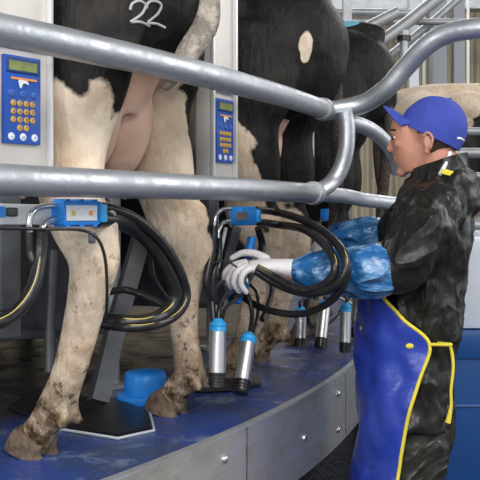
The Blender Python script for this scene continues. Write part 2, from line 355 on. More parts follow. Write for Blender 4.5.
# ================================================================== control cabinets
def cabinet(deg, label, detail):
    loc = rp(5.33, deg, PZ); t = empty('control_cabinet', loc, R(deg - 4) + math.pi / 2, label, 'control panel', 'control cabinets between the stalls')
    z0 = 1.49 - PZ
    W = .158 if detail == 1 else .135
    bm = bmesh.new(); box(bm, (0, .03, z0 + .5), (W, .05, 1.0), bev=.004); autosmooth(link('housing', bm, CABW, t))
    for s in (-1, 1):
        bm = bmesh.new(); box(bm, (s * (W / 2 - .004), -.002, z0 + .5), (.010, .014, 1.0), bev=.002); autosmooth(link('edge_strip', bm, CABW2, t))
    zc = 1.657 - PZ
    bm = bmesh.new(); box(bm, (0, .0, zc + .12), (W - .03, .012, .012), bev=.002); autosmooth(link('hood_strip', bm, CABW2, t))
    K = bmesh.new(); box(K, (0, 0, zc), (.095, .012, .190), bev=.003); autosmooth(link('keypad_plate', K, KBLUE, t))
    y = -.0075
    bm = bmesh.new(); box(bm, (0, y, zc + .074), (.086, .004, .032), bev=.001); dsp = link('display', bm, DBLUE, t, smooth=False)
    bm = bmesh.new(); box(bm, (-.002, y - .0025, zc + .072), (.072, .002, .020)); link('screen', bm, LCD, dsp, smooth=False)
    bm = bmesh.new(); box(bm, (.002, y, zc + .045), (.066, .0015, .005)); link('orange_line', bm, ORNG, t, smooth=False)
    # small white horned emblem
    bm = bmesh.new(); pl = [(-.014, .006), (-.011, .011), (.008, .010), (.013, .004), (.011, .001), (.006, .004), (-.002, .003), (-.006, -.007), (-.010, -.007), (-.012, .001)]
    vs = [bm.verts.new((x, y - .001, zc + .032 + z)) for x, z in pl]; bm.faces.new(vs); solid(bm, .0012); link('emblem', bm, KWHT, t, smooth=False)
    digits = '123C456E789F'
    def key(x, z, r, m, ch=None):
        bm = bmesh.new(); lathe(bm, [(r, 0), (r, .002), (r * .8, .0032)], (x, y + .002, z), (0, -1, 0), 18); k = link('key', bm, m, t)
        if ch and detail == 1: text('digit', ch, r * 1.5, KBLUE, k, (x, y - .0016, z), (R(90), 0, 0), .0002)
        return k
    for i in range(3): key((i - 1) * .030, zc + .012, .008, mat('key outline blue', (.05, .14, .5), .3), '<^>'[i])
    for i in range(12): key((i % 4 - 1.5) * .0165, zc - .008 - (i // 4) * .0175, .0068, KYEL, digits[i])
    for i in range(2): key((i - .5) * .0165, zc - .008 - 3 * .0175, .0068, KYEL, '0*'[i])
    for i in range(3): key((i - 1) * .030, zc - .080, .0082, KWHT, '-o+'[i])
    # bracket to the divider
    bm = bmesh.new(); box(bm, (0, .06, z0 - .17), (.05, .05, .36), bev=.004); autosmooth(link('bracket', bm, DARKM, t))
    return t
cabinet(-35.75, 'pale control cabinet with a blue keypad at the left edge of the picture', 1)
cabinet(-26.95, 'pale control cabinet with a keypad between the first cow and the second cow', 2)
cabinet(-18.4, 'narrow distant control cabinet with a keypad just left of the rail collars', 3)

# ================================================================== cows
def loft_leg(bm, rows): loft(bm, rows, (0, 1, 0), 18, 5)
def cow_body(hl=(0, .24), hr=(0, -.24), bx=0, full=True, txl=0, hkr=0, hkl=0):
    bm = bmesh.new()
    # barrel: rows x,y,z, half width, half height
    loft(bm, [(-.20 + bx, 0, 1.20, .10, .12), (-.14 + bx, 0, 1.17, .19, .19), (-.04 + bx, 0, 1.14, .23, .23), (.22 + bx, 0, 1.12, .26, .27), (.55, 0, 1.05, .28, .33), (.9, 0, 1.02, .30, .37), (1.2, 0, 1.04, .28, .35), (1.5, 0, 1.10, .23, .29), (1.7, 0, 1.14, .14, .2)], (0, 1, 0), 28)
    # pin bones, hips, tail head, backbone
    for s in (-1, 1):
        ell(bm, (-.02 + bx, s * .03, 1.17), (.24, .215, .225)); ell(bm, (-.17 + bx, s * .10, 1.22), (.06, .06, .08)); ell(bm, (.22 + bx, s * .19, 1.27), (.18, .10, .10))
    tube(bm, [(-.20 + bx, 0, 1.36), (0 + bx, 0, 1.385), (.4, 0, 1.385), (.9, 0, 1.37), (1.4, 0, 1.38), (1.7, 0, 1.32)], [.045, .06, .06, .05, .06, .06], 12)
    for (hx, hy) in (hl, hr):
        s = 1 if hy > 0 else -1; tx = txl if s > 0 else 0; hk = hkl if s > 0 else hkr
        # thigh, gaskin, hock, cannon, fetlock
        loft_leg(bm, [(.07 + bx + tx, s * .15, 1.20, .12, .23), (.09 + bx + tx, s * .19, 1.02, .11, .225), (.09 + bx + tx, s * .20, .85, .098, .185), (.025 + bx + tx * .5, s * .21, .70, .072, .112), (hx - .09 + hk, hy * .97, .57, .048, .088), (hx - .15 + hk, hy, .48, .044, .074), (hx - .135 + hk, hy, .40, .038, .058), (hx - .11 + hk * .8, hy, .28, .034, .050), (hx - .095 + hk * .4, hy, .19, .035, .046), (hx - .08, hy, .125, .042, .048), (hx - .045, hy, .08, .038, .042), (hx - .01, hy, .035, .042, .048), (hx - .002, hy, .005, .044, .054)])
        ell(bm, (hx - .185 + hk, hy, .545), (.035, .028, .06))
        for q in (-1, 1): ell(bm, (hx - .125, hy + q * .026, .092), (.020, .015, .024))
        if full:
            fy = s * .19
            loft_leg(bm, [(1.42, s * .14, 1.15, .10, .18), (1.42, s * .19, .92, .085, .12), (1.42, fy, .72, .06, .075), (1.43, fy, .58, .045, .05), (1.43, fy, .46, .048, .052), (1.43, fy, .36, .034, .036), (1.43, fy, .2, .032, .034), (1.43, fy, .13, .042, .044), (1.46, fy, .07, .042, .05), (1.48, fy, .01, .048, .065)])
    if full:
        loft(bm, [(1.5, 0, 1.15, .16, .26), (1.72, 0, 1.20, .11, .21), (1.92, 0, 1.27, .085, .15), (2.05, 0, 1.30, .085, .12)], (0, 1, 0))
        loft(bm, [(2.0, 0, 1.36, .09, .10), (2.12, 0, 1.30, .105, .115), (2.25, 0, 1.18, .085, .10), (2.38, 0, 1.05, .065, .075), (2.45, 0, .98, .062, .062)], (0, 1, 0))
        for s in (-1, 1): ell(bm, (2.02, s * .17, 1.36), (.04, .10, .045), (0, 0, s * .3))
    return bm
def cow(name, deg, r, label, coat, hl, hr, tailrows, tailm, bx=0, heading=None, loc=None, full=True, scale=1, udder=True, txl=0, ux=0, hkr=0, hkl=0):
    loc = loc or rp(r, deg, PZ); rz = heading if heading is not None else R(deg) + math.pi
    t = empty(name, loc, rz, label, 'cow'); t.scale = (scale,) * 3
    b = link('body', cow_body(hl, hr, bx, full, txl, hkr, hkl), coat, t); remesh(b, .013, 14)
    for (hx, hy) in (hl, hr):
        for q in (-1, 1):
            bm = bmesh.new()
            loft(bm, [(hx + .0, hy + q * .027, .003, .026, .060), (hx - .006, hy + q * .026, .025, .024, .052), (hx - .025, hy + q * .024, .05, .020, .038)], (0, 1, 0), 14, 4)
            link('claw', bm, HOOF, t)
    if udder:
        bm = bmesh.new(); bx0 = bx; bx = bx + ux
        ell(bm, (.30 + bx, 0, .84), (.26, .15, .20)); ell(bm, (.14 + bx, .065, .79), (.14, .085, .19)); ell(bm, (.14 + bx, -.065, .79), (.14, .085, .19))
        loft(bm, [(.0 + bx, 0, 1.10, .05, .04), (-.02 + bx, 0, .96, .09, .06), (.08 + bx, 0, .84, .12, .10)], (0, 1, 0))
        for sx in (.10, .32):
            for s in (-1, 1): tube(bm, [(sx + bx, s * .075, .66), (sx + bx, s * .08, .60), (sx + bx - .005, s * .08, .555)], [.026, .015, .012], 12, 4)
        bm.transform(Matrix.Translation((0, 0, .05)))
        u = link('udder', bm, UDD, t); remesh(u, .009, 5)
    bm = bmesh.new(); tube(bm, [p[:3] for p in tailrows], [p[3] for p in tailrows], 14, 6); tl = link('tail', bm, tailm, t)
    return t
coatA = coat_mat('coat of first cow', [((.10, .22, .38), (.62, .34, .53)), ((-.05, -.12, .36), (.4, .14, .62)), ((.0, -.25, .2), (.3, .2, .42)), ((1.2, 0, .7), (.5, .5, .3))], [((-.14, -.34, .86), (.20, .10, .30))])
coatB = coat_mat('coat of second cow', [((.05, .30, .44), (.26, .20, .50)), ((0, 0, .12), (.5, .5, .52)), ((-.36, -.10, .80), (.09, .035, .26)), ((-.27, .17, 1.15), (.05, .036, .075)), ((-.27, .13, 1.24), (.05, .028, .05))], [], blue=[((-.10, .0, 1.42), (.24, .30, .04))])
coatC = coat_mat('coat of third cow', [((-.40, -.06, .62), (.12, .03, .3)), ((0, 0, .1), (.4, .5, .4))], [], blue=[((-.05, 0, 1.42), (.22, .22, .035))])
coatD = coat_mat('coat of standing cow', [((.10, 0, 1.45), (.64, .6, .32)), ((1.5, 0, .2), (.5, .5, .4))], [])
cowA = cow('dairy_cow', -31.5, 5.20, 'nearest black and white dairy cow with the number 22 branded on its rump', coatA, (.0, .25), (-.03, -.25),
    [(-.20, -.02, 1.37, .035), (-.28, -.03, 1.26, .032), (-.31, -.035, 1.14, .030), (-.32, -.02, 1.04, .032), (-.30, .02, .97, .030), (-.28, .055, .91, .022), (-.26, .07, .87, .008)], TAILM, bx=-.06, txl=-.085, ux=-.05, hkr=.065, hkl=-.045)
# the freeze brand 22, drawn as bald white strokes lying on the hide
bodyA = [c for c in cowA.children if c.name.startswith('body')][0]; MA = wm(bodyA); MI = MA.inverted()
for k, ox in enumerate((0, 16)):
    st = [(130 + ox, 10 - ox * .1), (132 + ox, 4 - ox * .1), (139 + ox, 1), (145 + ox, 5), (142 + ox, 13), (135 + ox, 19), (131 + ox, 22 + ox * .05), (140 + ox, 22 + ox * .1), (149 + ox, 26 + ox * .1)]
    pts = []
    for (px, py) in st:
        o_ = MI @ Vector((0, 0, CAMZ)); d_ = (MI.to_3x3() @ (at(px, py, 1) - Vector((0, 0, CAMZ)))).normalized()
        ok, hit, nn, fi = bodyA.ray_cast(o_, d_)
        if ok: pts.append(MA @ (hit + nn * .001))
    if len(pts) > 3:
        bm = bmesh.new(); tube(bm, pts, .0034, 8, 6); link('brand_digit', bm, mat('bald white brand', (.38, .37, .36), .7), cowA, world=True)
cow('dairy_cow', -20.9, 5.15, 'second dairy cow, black rump with a small white triangle, right of the middle cabinet', coatB, (.0, .19), (.02, -.19),
    [(-.22, -.01, 1.37, .030), (-.30, -.03, 1.26, .024), (-.335, -.06, 1.05, .020), (-.335, -.07, .85, .022), (-.33, -.08, .65, .024), (-.31, -.08, .52, .01)], TAILD, bx=-.13)
cow('dairy_cow', -11.9, 5.20, 'third dairy cow with a dark rump, seen above the joint of the bent pipe', coatC, (.0, .19), (.02, -.19),
    [(-.30, -.01, 1.37, .030), (-.36, .02, 1.25, .024), (-.385, .05, 1.05, .020), (-.38, .06, .85, .024), (-.36, .06, .65, .024), (-.34, .06, .52, .01)], TAILD, bx=-.17)
cow('dairy_cow', 0, 0, 'black cow with a broad cream patch on its back, standing behind the blue cap', coatD, (.0, .2), (.02, -.2),
    [(-.22, -.01, 1.36, .035), (-.30, -.02, 1.22, .032), (-.31, -.02, 1.0, .03), (-.28, -.02, .8, .035), (-.26, .02, .6, .01)], TAILD, loc=Vector((1.18, 5.35, .775)), heading=R(-8))
sbox('floor_lane', (2.4, 5.4, .36), (3.2, 1.6, .83), mat('wet concrete', (.07,.07,.075)))

# ================================================================== deck fittings: mats, bowls, dividers
def mat_plate(name, pts, label):
    t = bmesh.new(); v = [t.verts.new((*ground(x, y).xy, PZ + .006)) for x, y in pts]; t.faces.new(v); solid(t, .005)
    bmesh.ops.recalc_face_normals(t, faces=t.faces[:]); c = ground(*pts[0]); c.z = PZ
    o = link(name, t, MATR, None, False, origin=c); tag(o, label, 'mat'); return o
m1 = mat_plate('rubber_mat', [(6, 410), (30, 396), (118, 402), (146, 414), (152, 430), (118, 438), (60, 429)], 'black rubber mat with a pale worn edge around the nearest hoof')
bm = bmesh.new(); tube(bm, [Vector((*ground(x, y).xy, PZ + .004)) - m1.location for x, y in [(56, 430), (118, 440), (154, 432), (150, 414), (128, 410)]], .004, 8, 1); link('worn_edge', bm, mat('pale chalk edge', (.45, .47, .5), .6), m1)
m2 = mat_plate('rubber_mat', [(168, 384), (190, 374), (255, 374), (262, 386), (240, 392), (200, 394)], 'small black rubber mat under the two big teat cups')
def bowl(deg, label):
    c = rp(5.09, deg, PZ); t = empty('plastic_bowl', c, 0, label, 'bowl', 'blue bowls on the deck')
    bm = bmesh.new(); lathe(bm, [(.070, 0), (.086, .0), (.089, .010), (.087, .022), (.070, .026)], seg=32); link('rim', bm, BLUEP, t)
    bm = bmesh.new(); lathe(bm, [(.064, .010), (.066, .030), (.065, .070), (.062, .082), (.056, .088), (.02, .090)], seg=32); link('dome', bm, BLUEP, t); return t
bowl(-27.6, 'blue plastic bowl upturned on the deck between the legs of the nearest cow')
bowl(-18.4, 'blue plastic bowl upturned on the deck behind the two big teat cups')
def divider(deg, label):
    c = rp(4.9, deg, PZ); t = empty('stall_divider', c, R(deg) + math.pi, label, 'divider')
    bm = bmesh.new(); box(bm, (.75, 0, .42), (1.5, .02, .50), bev=.004); link('panel', bm, DARKM, t, False)
    bm = bmesh.new(); tube(bm, [(0.02, 0, 0), (.02, 0, .72), (.10, 0, .8), (.4, 0, .84), (1.5, 0, .86), (1.7, 0, 1.0)], .024, 16, 6); link('frame_pipe', bm, GALVD, t)
    bm = bmesh.new(); lathe(bm, [(.05, 0), (.05, .012), (.026, .014)], (.02, 0, 0)); link('foot_plate', bm, GALVD, t)
    return t
t = empty('kick_plate', at(18, 330, 3.0) * 1 , R(12), 'dark grey steel kick plate behind the hoses at the left edge', 'panel'); t.location.z = PZ
bm = bmesh.new(); box(bm, (0, 0, .335), (.34, .012, .42), bev=.004); link('plate', bm, DARKM, t, False)
for s_ in (-1, 1):
    bm = bmesh.new(); box(bm, (s_ * .15, .016, .27), (.03, .03, .54), bev=.003); link('foot', bm, DARKM, t, False)
divider(-36.9, 'dark steel stall divider at the left edge under the first cabinet')
divider(-26.2, 'dark steel stall divider behind the legs of the nearest cow')
divider(-16.4, 'dark steel stall divider behind the second cow')
divider(-7.2, 'dark steel stall divider behind the third cow')

# ================================================================== milking arms with hoses
def hose(pts, r, parent, name='hose', stripe=True, m=RUB):
    bm = bmesh.new(); tube(bm, pts, r, 16, 10); h = link(name, bm, m, parent, world=True)
    if stripe:
        bm = bmesh.new(); tube(bm, [Vector(p) + Vector((.25, -.75, .58)).normalized() * r * .93 for p in pts], r * .11, 8, 10); link('yellow_stripe', bm, YSTR, h, world=False if False else False)
        # bring the stripe into the thing's frame
        ob = [c for c in bpy.data.objects if c.parent == h][0]; ob.data.transform(wm(h).inverted())
    return h
def block(t, c, deg, s, plate=True):
    """blue hose clamp block facing outwards"""
    M = Matrix.Translation(c) @ Matrix.Rotation(R(deg) + math.pi / 2, 4, 'Z')
    bm = bmesh.new(); box(bm, (0, 0, 0), (.108 * s, .04 * s, .050 * s), bev=.003); 
    for x in (-.04, .0, .04): box(bm, (x * s, 0, .026 * s), (.012 * s, .036 * s, .006 * s)); box(bm, (x * s, 0, -.026 * s), (.012 * s, .036 * s, .006 * s))
    bm.transform(M); b = autosmooth(link('clamp_block', bm, BLUEP, t, world=True))
    if plate:
        bm = bmesh.new(); box(bm, (-.004 * s, -.0215 * s, 0), (.088 * s, .003, .032 * s), bev=.001); bm.transform(wm(t).inverted() @ M); link('name_plate', bm, PLATE, b, False)
        for x, mm in ((-.03, YSTR), (.02, ORNG)):
            bm = bmesh.new(); box(bm, (x * s, -.0235 * s, 0), (.010 * s, .002, .010 * s)); bm.transform(wm(t).inverted() @ M); link('mark', bm, mm, b, False)
    bm = bmesh.new(); box(bm, (.058 * s, -.005, 0), (.020 * s, .045 * s, .040 * s), bev=.004); bm.transform(M); link('latch', bm, BLUEC, t, world=True)
    return b
A = lambda px, py, r=5.40: atr(px, py, r + .045)
# first arm
t = empty('hose_carrier', A(20, 216), 0, 'hose carrier with a blue clamp block and black hoses under the nearest keypad cabinet', 'hose carrier')
c0, c1 = A(-60, 213, 5.38), A(62, 215, 5.38)
bm = bmesh.new(); L = (c1 - c0).length; box(bm, (0, 0, 0), (L, .012, .042), bev=.003); bm.transform(Matrix.Translation((c0 + c1) / 2) @ (c1 - c0).to_track_quat('X', 'Z').to_matrix().to_4x4()); ab = autosmooth(link('arm_bar', bm, PLATE, t, world=True))
bm = bmesh.new(); q = A(12, 212, 5.388); box(bm, (0, 0, 0), (.028, .006, .018), bev=.004); bm.transform(wm(t).inverted() @ Matrix.Translation(q) @ (c1 - c0).to_track_quat('X', 'Z').to_matrix().to_4x4()); link('slot', bm, DARKM, ab)
bm = bmesh.new(); q = A(2, 212, 5.388); box(bm, (0, 0, 0), (.012, .006, .022)); bm.transform(wm(t).inverted() @ Matrix.Translation(q) @ (c1 - c0).to_track_quat('X', 'Z').to_matrix().to_4x4()); link('blue_sticker', bm, BLUEP, ab, False)
block(t, A(76, 213, 5.40), -34, 1.02)
for pts in ([A(60, 206), A(44, 206), A(33, 211, 5.41), A(29, 222, 5.41), A(30, 232, 5.41)], [A(62, 219), A(50, 220), A(43, 226, 5.41), A(41, 236, 5.41)]):
    bm = bmesh.new(); tube(bm, pts, .0065, 12, 8); link('steel_guide_tube', bm, STEEL, t, world=True)
hose([A(41, 230, 5.41), A(40, 255, 5.41), A(34, 285, 5.42), A(20, 308, 5.42), A(0, 322, 5.42), A(-40, 330, 5.4)], .0135, t)
hose([A(30, 230), A(30, 250), A(34, 270), A(30, 300, 5.3), A(10, 312, 5.28), A(-30, 316, 5.28)], .008, t, stripe=False)
hose([A(94, 207, 5.40), A(112, 209, 5.40), A(136, 219, 5.40), A(160, 240, 5.41), A(177, 265, 5.42), A(186, 290, 5.42), A(184, 305, 5.42), A(172, 318, 5.41), A(150, 326, 5.40), A(125, 327, 5.36), A(100, 323, 5.28), A(84, 316, 5.18), A(74, 306, 5.14)], .0115, t)
hose([A(97, 219, 5.405), A(115, 221, 5.40), A(138, 231, 5.38), A(157, 251, 5.39), A(170, 275, 5.40), A(176, 296, 5.40), A(166, 313, 5.39), A(145, 322, 5.38), A(120, 322, 5.34), A(98, 319, 5.25), A(84, 314, 5.16), A(76, 305, 5.12)], .0185, t)
hose([A(97, 217, 5.36), A(120, 225, 5.35), A(148, 245, 5.35), A(150, 262, 5.34), A(154, 280, 5.34), A(166, 298, 5.34), A(176, 300, 5.34)], .008, t, stripe=False)
hose([A(-30, 227, 5.43), A(0, 228, 5.43), A(40, 229, 5.43), A(80, 230, 5.43), A(97, 238, 5.45), A(105, 258, 5.455), A(107, 290, 5.45), A(106, 318, 5.42)], .0035, t, stripe=False)
hose([A(108, 292, 5.15), A(125, 290, 5.15), A(142, 295, 5.2), A(160, 303, 5.25), A(175, 310, 5.3)], .010, t, stripe=False)
bm = bmesh.new(); box(bm, (0, 0, 0), (.014, .02, .024), bev=.003); bm.transform(Matrix.Translation(A(92, 238, 5.41))); link('spring_clip', bm, DARKM, t, world=True)
# slanted steel leg carrying the arm
bm = bmesh.new(); tube(bm, [A(146, 222, 5.05), A(118, 318, 5.08), A(98, 402, 5.10)], .034, 4, 1); link('support_strut', bm, DARKM, t, False, world=True)
bm = bmesh.new(); tube(bm, [A(54, 250, 4.95), A(50, 330, 4.95), A(50, 372, 4.96)], .016, 14, 1); link('support_post', bm, DARKM, t, world=True)
# second arm
B = lambda px, py, r=5.38: atr(px, py, r)
t = empty('hose_carrier', B(240, 216), 0, 'hose carrier with a small blue clamp block above the white gloved hand', 'hose carrier')
block(t, B(244, 216, 5.37), -27, .98, False)
M2 = Matrix.Translation(B(242, 216, 5.395)) @ Matrix.Rotation(R(-27 + 90), 4, 'Z'); bm = bmesh.new(); box(bm, (0, 0, 0), (.07, .003, .024)); bm.transform(M2); link('grimy_plate', bm, mat('grimy plate', (.22, .19, .17), .5, var=.8, vscale=60), t, False, world=True)
for pts in ([B(230, 209), B(222, 210), B(216, 216), B(214, 226)], [B(230, 221), B(223, 223), B(219, 230), B(218, 238)]):
    bm = bmesh.new(); tube(bm, pts, .006, 12, 8); link('steel_guide_tube', bm, STEEL, t, world=True)
hose([B(214, 226), B(213, 245), B(208, 268), B(206, 285), B(212, 300)], .010, t)
hose([B(219, 236), B(219, 255), B(213, 275), B(212, 300), B(214, 325, 5.40)], .009, t, stripe=False)
hose([B(257, 210, 5.36), B(275, 212, 5.38), at(300, 219, 2.60), at(323, 231, 2.45), at(341, 249, 2.31), at(346, 268, 2.27), at(336, 285, 2.28), at(314, 293, 2.33), at(292, 290, 2.38), at(272, 281, 2.42), at(256, 271, 2.43)], .0120, t)
hose([B(258, 222, 5.37), B(280, 225, 5.40), at(303, 229, 2.55), at(322, 242, 2.39), at(334, 260, 2.30), at(333, 276, 2.29), at(318, 288, 2.32), at(298, 289, 2.36), at(274, 277, 2.41), at(257, 268, 2.43)], .0125, t)
hose([B(238, 292, 5.36), B(250, 302, 5.37), at(272, 311, 2.50), at(300, 314, 2.44), at(325, 305, 2.36), at(342, 288, 2.29), at(348, 266, 2.28), at(340, 246, 2.34)], .0105, t)
hose([B(258, 228, 5.33), B(262, 245, 5.33), B(258, 262, 5.34), B(246, 282, 5.36), B(232, 300, 5.36)], .012, t, stripe=False)
hose([B(262, 224, 5.33), B(272, 240, 5.32), B(268, 262, 5.33), B(272, 290, 5.34), B(262, 320, 5.35)], .009, t, stripe=False)
bm = bmesh.new(); tube(bm, [B(252, 238, 5.36), B(248, 258, 5.36)], .014, 16, 1); link('blue_coupling', bm, BLUEP, t, world=True)
bm = bmesh.new(); tube(bm, [B(236, 228, 5.28), B(226, 265, 5.28), B(218, 305, 5.26)], .020, 4, 1); link('support_strut', bm, DARKM, t, False, world=True)
bm = bmesh.new(); tube(bm, [B(226, 228, 5.30), B(221, 250, 5.30), B(218, 268, 5.30)], .006, 10, 1); link('pale_rod', bm, PLATE, t, world=True)
# third arm
Q = lambda px, py, r=5.36: atr(px, py, r)
t = empty('hose_carrier', Q(325, 216), 0, 'far hose carrier with a blue clamp block beside the lower pipe end', 'hose carrier')
block(t, Q(327, 215, 5.35), -19, .9, False)
hose([Q(336, 212), Q(345, 216, 5.38), Q(352, 230, 5.4), Q(352, 260, 5.42), Q(348, 290, 5.4)], .011, t)
hose([Q(320, 220), Q(315, 235), Q(318, 260), Q(316, 300)], .010, t, stripe=False)

hose([Q(340, 222, 5.30), Q(338, 250, 5.28), Q(330, 285, 5.25), Q(318, 320, 5.22), Q(310, 345, 5.20)], .016, t, stripe=False)
hose([Q(345, 235, 5.36), Q(340, 262, 5.34), Q(334, 282, 5.36), Q(336, 300, 5.38)], .010, t, stripe=False)
hose([Q(352, 290, 5.42), Q(344, 306, 5.36), Q(330, 322, 5.30), Q(312, 326, 5.28), Q(306, 310, 5.3)], .009, t, stripe=False)
bm = bmesh.new(); tube(bm, [Q(318, 222, 5.22), Q(308, 300, 5.20), Q(302, 352, 5.18)], .022, 4, 1); link('support_strut', bm, DARKM, t, False, world=True)
# ================================================================== teat cups and claws
def cup(parent, top, bot, s=1.0):
    """a milking cup hung from its short tube; origin shell"""
    top = Vector(top); bot = Vector(bot); ax = (bot - top).normalized(); L = (bot - top).length
    bm = bmesh.new(); lathe(bm, [(.020 * s, L * .13), (.0225 * s, L * .14), (.0225 * s, L * .78), (.020 * s, L * .79)], top, ax, 26); sh = link('teat_cup', bm, CUPS, parent, world=True)
    inv = wm(parent).inverted()
    bm = bmesh.new(); lathe(bm, [(.010 * s, -.01), (.018 * s, 0), (.0235 * s, L * .03), (.0235 * s, L * .06), (.0215 * s, L * .075), (.0235 * s, L * .09), (.0235 * s, L * .14), (.02 * s, L * .145)], top, ax, 26); bm.transform(inv); link('blue_collar', bm, BLUEC, sh)
    pr = [(.020 * s, L * .77)]
    for i in range(4): h = .78 + i * .05; pr += [(.0245 * s, L * h), (.0245 * s, L * (h + .03)), (.022 * s, L * (h + .035)), (.022 * s, L * (h + .048))]
    pr += [(.0225 * s, L * .99), (.012 * s, L)]
    bm = bmesh.new(); lathe(bm, pr, top, ax, 26); bm.transform(inv); link('rubber_mouthpiece', bm, RUB, sh)
    return sh
C2 = B(240, 275, 5.36)
t = empty('milking_cluster', C2, 0, 'milking cluster in the gloved hand with two big steel cups hanging over the deck', 'milking cluster')
bm = bmesh.new(); cc = B(236, 284, 5.35); lathe(bm, [(.012, .035), (.03, .03), (.038, .012), (.036, -.012), (.026, -.03), (.010, -.038)], cc, (.1, .1, 1)); link('claw_bowl', bm, CLEAR, t, world=True)
bm = bmesh.new(); lathe(bm, [(.034, -.010), (.040, -.010), (.041, 0), (.040, .008), (.034, .008)], cc, (.1, .1, 1)); link('blue_ring', bm, BLUEC, t, world=True)
bm = bmesh.new(); lathe(bm, [(.012, -.06), (.022, -.055), (.024, -.035), (.018, -.03)], cc, (.1, .1, 1)); link('blue_valve', bm, BLUEP, t, world=True)
u1, u2 = B(218, 322, 5.41), B(217, 387, 5.42); cup(t, u1, u2, 1.02)
w1, w2 = B(249, 336, 5.42), B(240, 394, 5.44); cup(t, w1, w2, 1.02)
def hs(pts, r=.006): return hose(pts, r, t, 'short_tube', False)
hs([u1 + Vector((0, 0, -.01)), B(220, 305, 5.4), B(228, 292, 5.37)], .007); hs([u1 + Vector((-.008, 0, -.005)), B(213, 300, 5.38), B(217, 285, 5.36), B(230, 280, 5.35)], .005)
hs([w1 + Vector((0, 0, -.01)), B(252, 315, 5.4), B(248, 296, 5.38), B(240, 288, 5.36)], .007); hs([w1 + Vector((.008, 0, -.005)), B(258, 312, 5.4), B(256, 292, 5.38), B(244, 280, 5.36)], .005)
hs([u1 + Vector((.01, 0, 0)), B(226, 308, 5.4), B(240, 296, 5.37)], .005)
hs([B(206, 268, 5.38), B(216, 262, 5.39), B(228, 262, 5.4), B(238, 268, 5.4)], .003)
t = empty('milking_cluster', Q(325, 290), 0, 'far milking cluster of four small steel cups beside the blue apron', 'milking cluster')
bm = bmesh.new(); cc = Q(332, 292, 5.40); lathe(bm, [(.012, .03), (.032, .02), (.036, 0), (.026, -.03), (.010, -.038)], cc); link('claw_bowl', bm, CLEAR, t, world=True)
for (a, b, c, d, r) in ((301, 309, 300, 346, 5.33), (325, 302, 320, 349, 5.42), (346, 305, 345, 353, 5.46), (357, 294, 356, 338, 5.44)):
    p, q = Q(a, b, r), Q(c, d, r); cup(t, p, q, .95); hs([p + Vector((0, 0, -.01)), p + Vector((.0, .0, .03)), (p + cc) / 2 + Vector((0, 0, .02)), cc], .006)

# ================================================================== the worker
D = 2.62
Fd = Vector((-.965, .262, 0)).normalized(); Ld = Vector((-Fd.y, Fd.x, 0)).normalized()   # facing, and his left (towards the camera)
if Ld.y > 0: Ld = -Ld
AX = at(428, 212, D)      # body axis
def bp(px, py, w=0): # point in his median plane under that pixel, then w metres to his left
    # intersect the pixel ray with the plane through AX along Fd and Z
    u = (px - 240) / F; n = Ld
    dd = AX.xy.dot(n.xy) / (u * n.x + n.y)
    return at(px, py, dd) + Ld * w
root = empty('person', Vector((AX.x, AX.y, 0)), 0, 'person in dark rain jacket, blue cap and apron, reaching out with a white glove', 'person')
FR = Ld      # reference for 'a' = across the body (side to side)
def row(px, py, a, b, w=0): p = bp(px, py, w); return (*p, a, b)
shL, elL, wrL = at(434, 207, 2.44), at(388, 271, 2.37), at(292, 272, 2.47)
shR, elR, wrR = bp(426, 207, -.19), at(388, 234, 2.98), at(330, 236, 3.06)
# head frame
pitchd = R(7); HO = bp(425, 139)
Hu = (Fd * math.cos(pitchd) - Vector((0, 0, 1)) * math.sin(pitchd)); Hv = (Vector((0, 0, 1)) * math.cos(pitchd) + Fd * math.sin(pitchd)); Hw = Ld
HM = Matrix((Hu, Hw, Hv)).transposed()        # local (forward, left, up)
if HM.determinant() < 0: pass
def hp(u, v, w=0): return HO + Hu * u + Hv * v + Hw * w
bm = bmesh.new()
ell(bm, hp(-.019, .030), (.086, .073, .079), HM)                 # cranium
loft(bm, [(*hp(.040, .06), .064, .056), (*hp(.046, .02), .064, .056), (*hp(.050, -.03), .058, .050), (*hp(.054, -.065), .046, .042), (*hp(.056, -.098), .028, .030)], Hw, 20, 5)   # face to chin
loft(bm, [(*hp(.0, -.01), .058, .05), (*hp(.012, -.05), .054, .05), (*hp(.045, -.088), .036, .035)], Hw, 18, 5)     # jaw
ell(bm, hp(.093, .034), (.012, .044, .010), HM)                 # brow
tube(bm, [hp(.092, .022), hp(.101, .004), hp(.111, -.014), hp(.104, -.024)], [.007, .009, .0105, .008], 10, 5)          # nose
ell(bm, hp(.098, -.021), (.011, .016, .008), HM)
ell(bm, hp(.094, -.045), (.011, .021, .006), HM); ell(bm, hp(.091, -.057), (.010, .019, .006), HM)                         # lips
ell(bm, hp(.082, -.092), (.018, .020, .016), HM)                 # chin
for s in (-1, 1): ell(bm, hp(.070, -.008, s * .038), (.024, .020, .016), HM)
tube(bm, [hp(-.028, -.03), hp(-.035, -.09), bp(441, 192)], [.056, .054, .05], 18, 5)     # neck
# trunk, arms, legs inside the clothes
loft(bm, [row(441, 196, .07, .05), row(436, 212, .14, .07), row(432, 235, .15, .085), row(427, 280, .14, .09), row(418, 330, .15, .10), row(413, 380, .165, .11), row(410, 420, .15, .10)], FR, 20, 4)
tube(bm, [shL, elL, wrL, at(276, 268, 2.49)], [.050, .040, .027, .022], 14, 4); tube(bm, [shR, elR, wrR, at(322, 243, 3.10)], [.050, .040, .027, .020], 14, 4)
for s in (-1, 1):
    f = 1.0
    loft(bm, [row(412, 400, .075, .085, s * .095), row(408, 480, .065, .075, s * .10), row(409, 540, .055, .06, s * .10), row(413, 600, .045, .05, s * .10), (*(bp(416, 640, s * .10)), .035, .04)], FR, 16, 4)
b = link('body', bm, SKIN, root, world=True); remesh(b, .0055, 3)
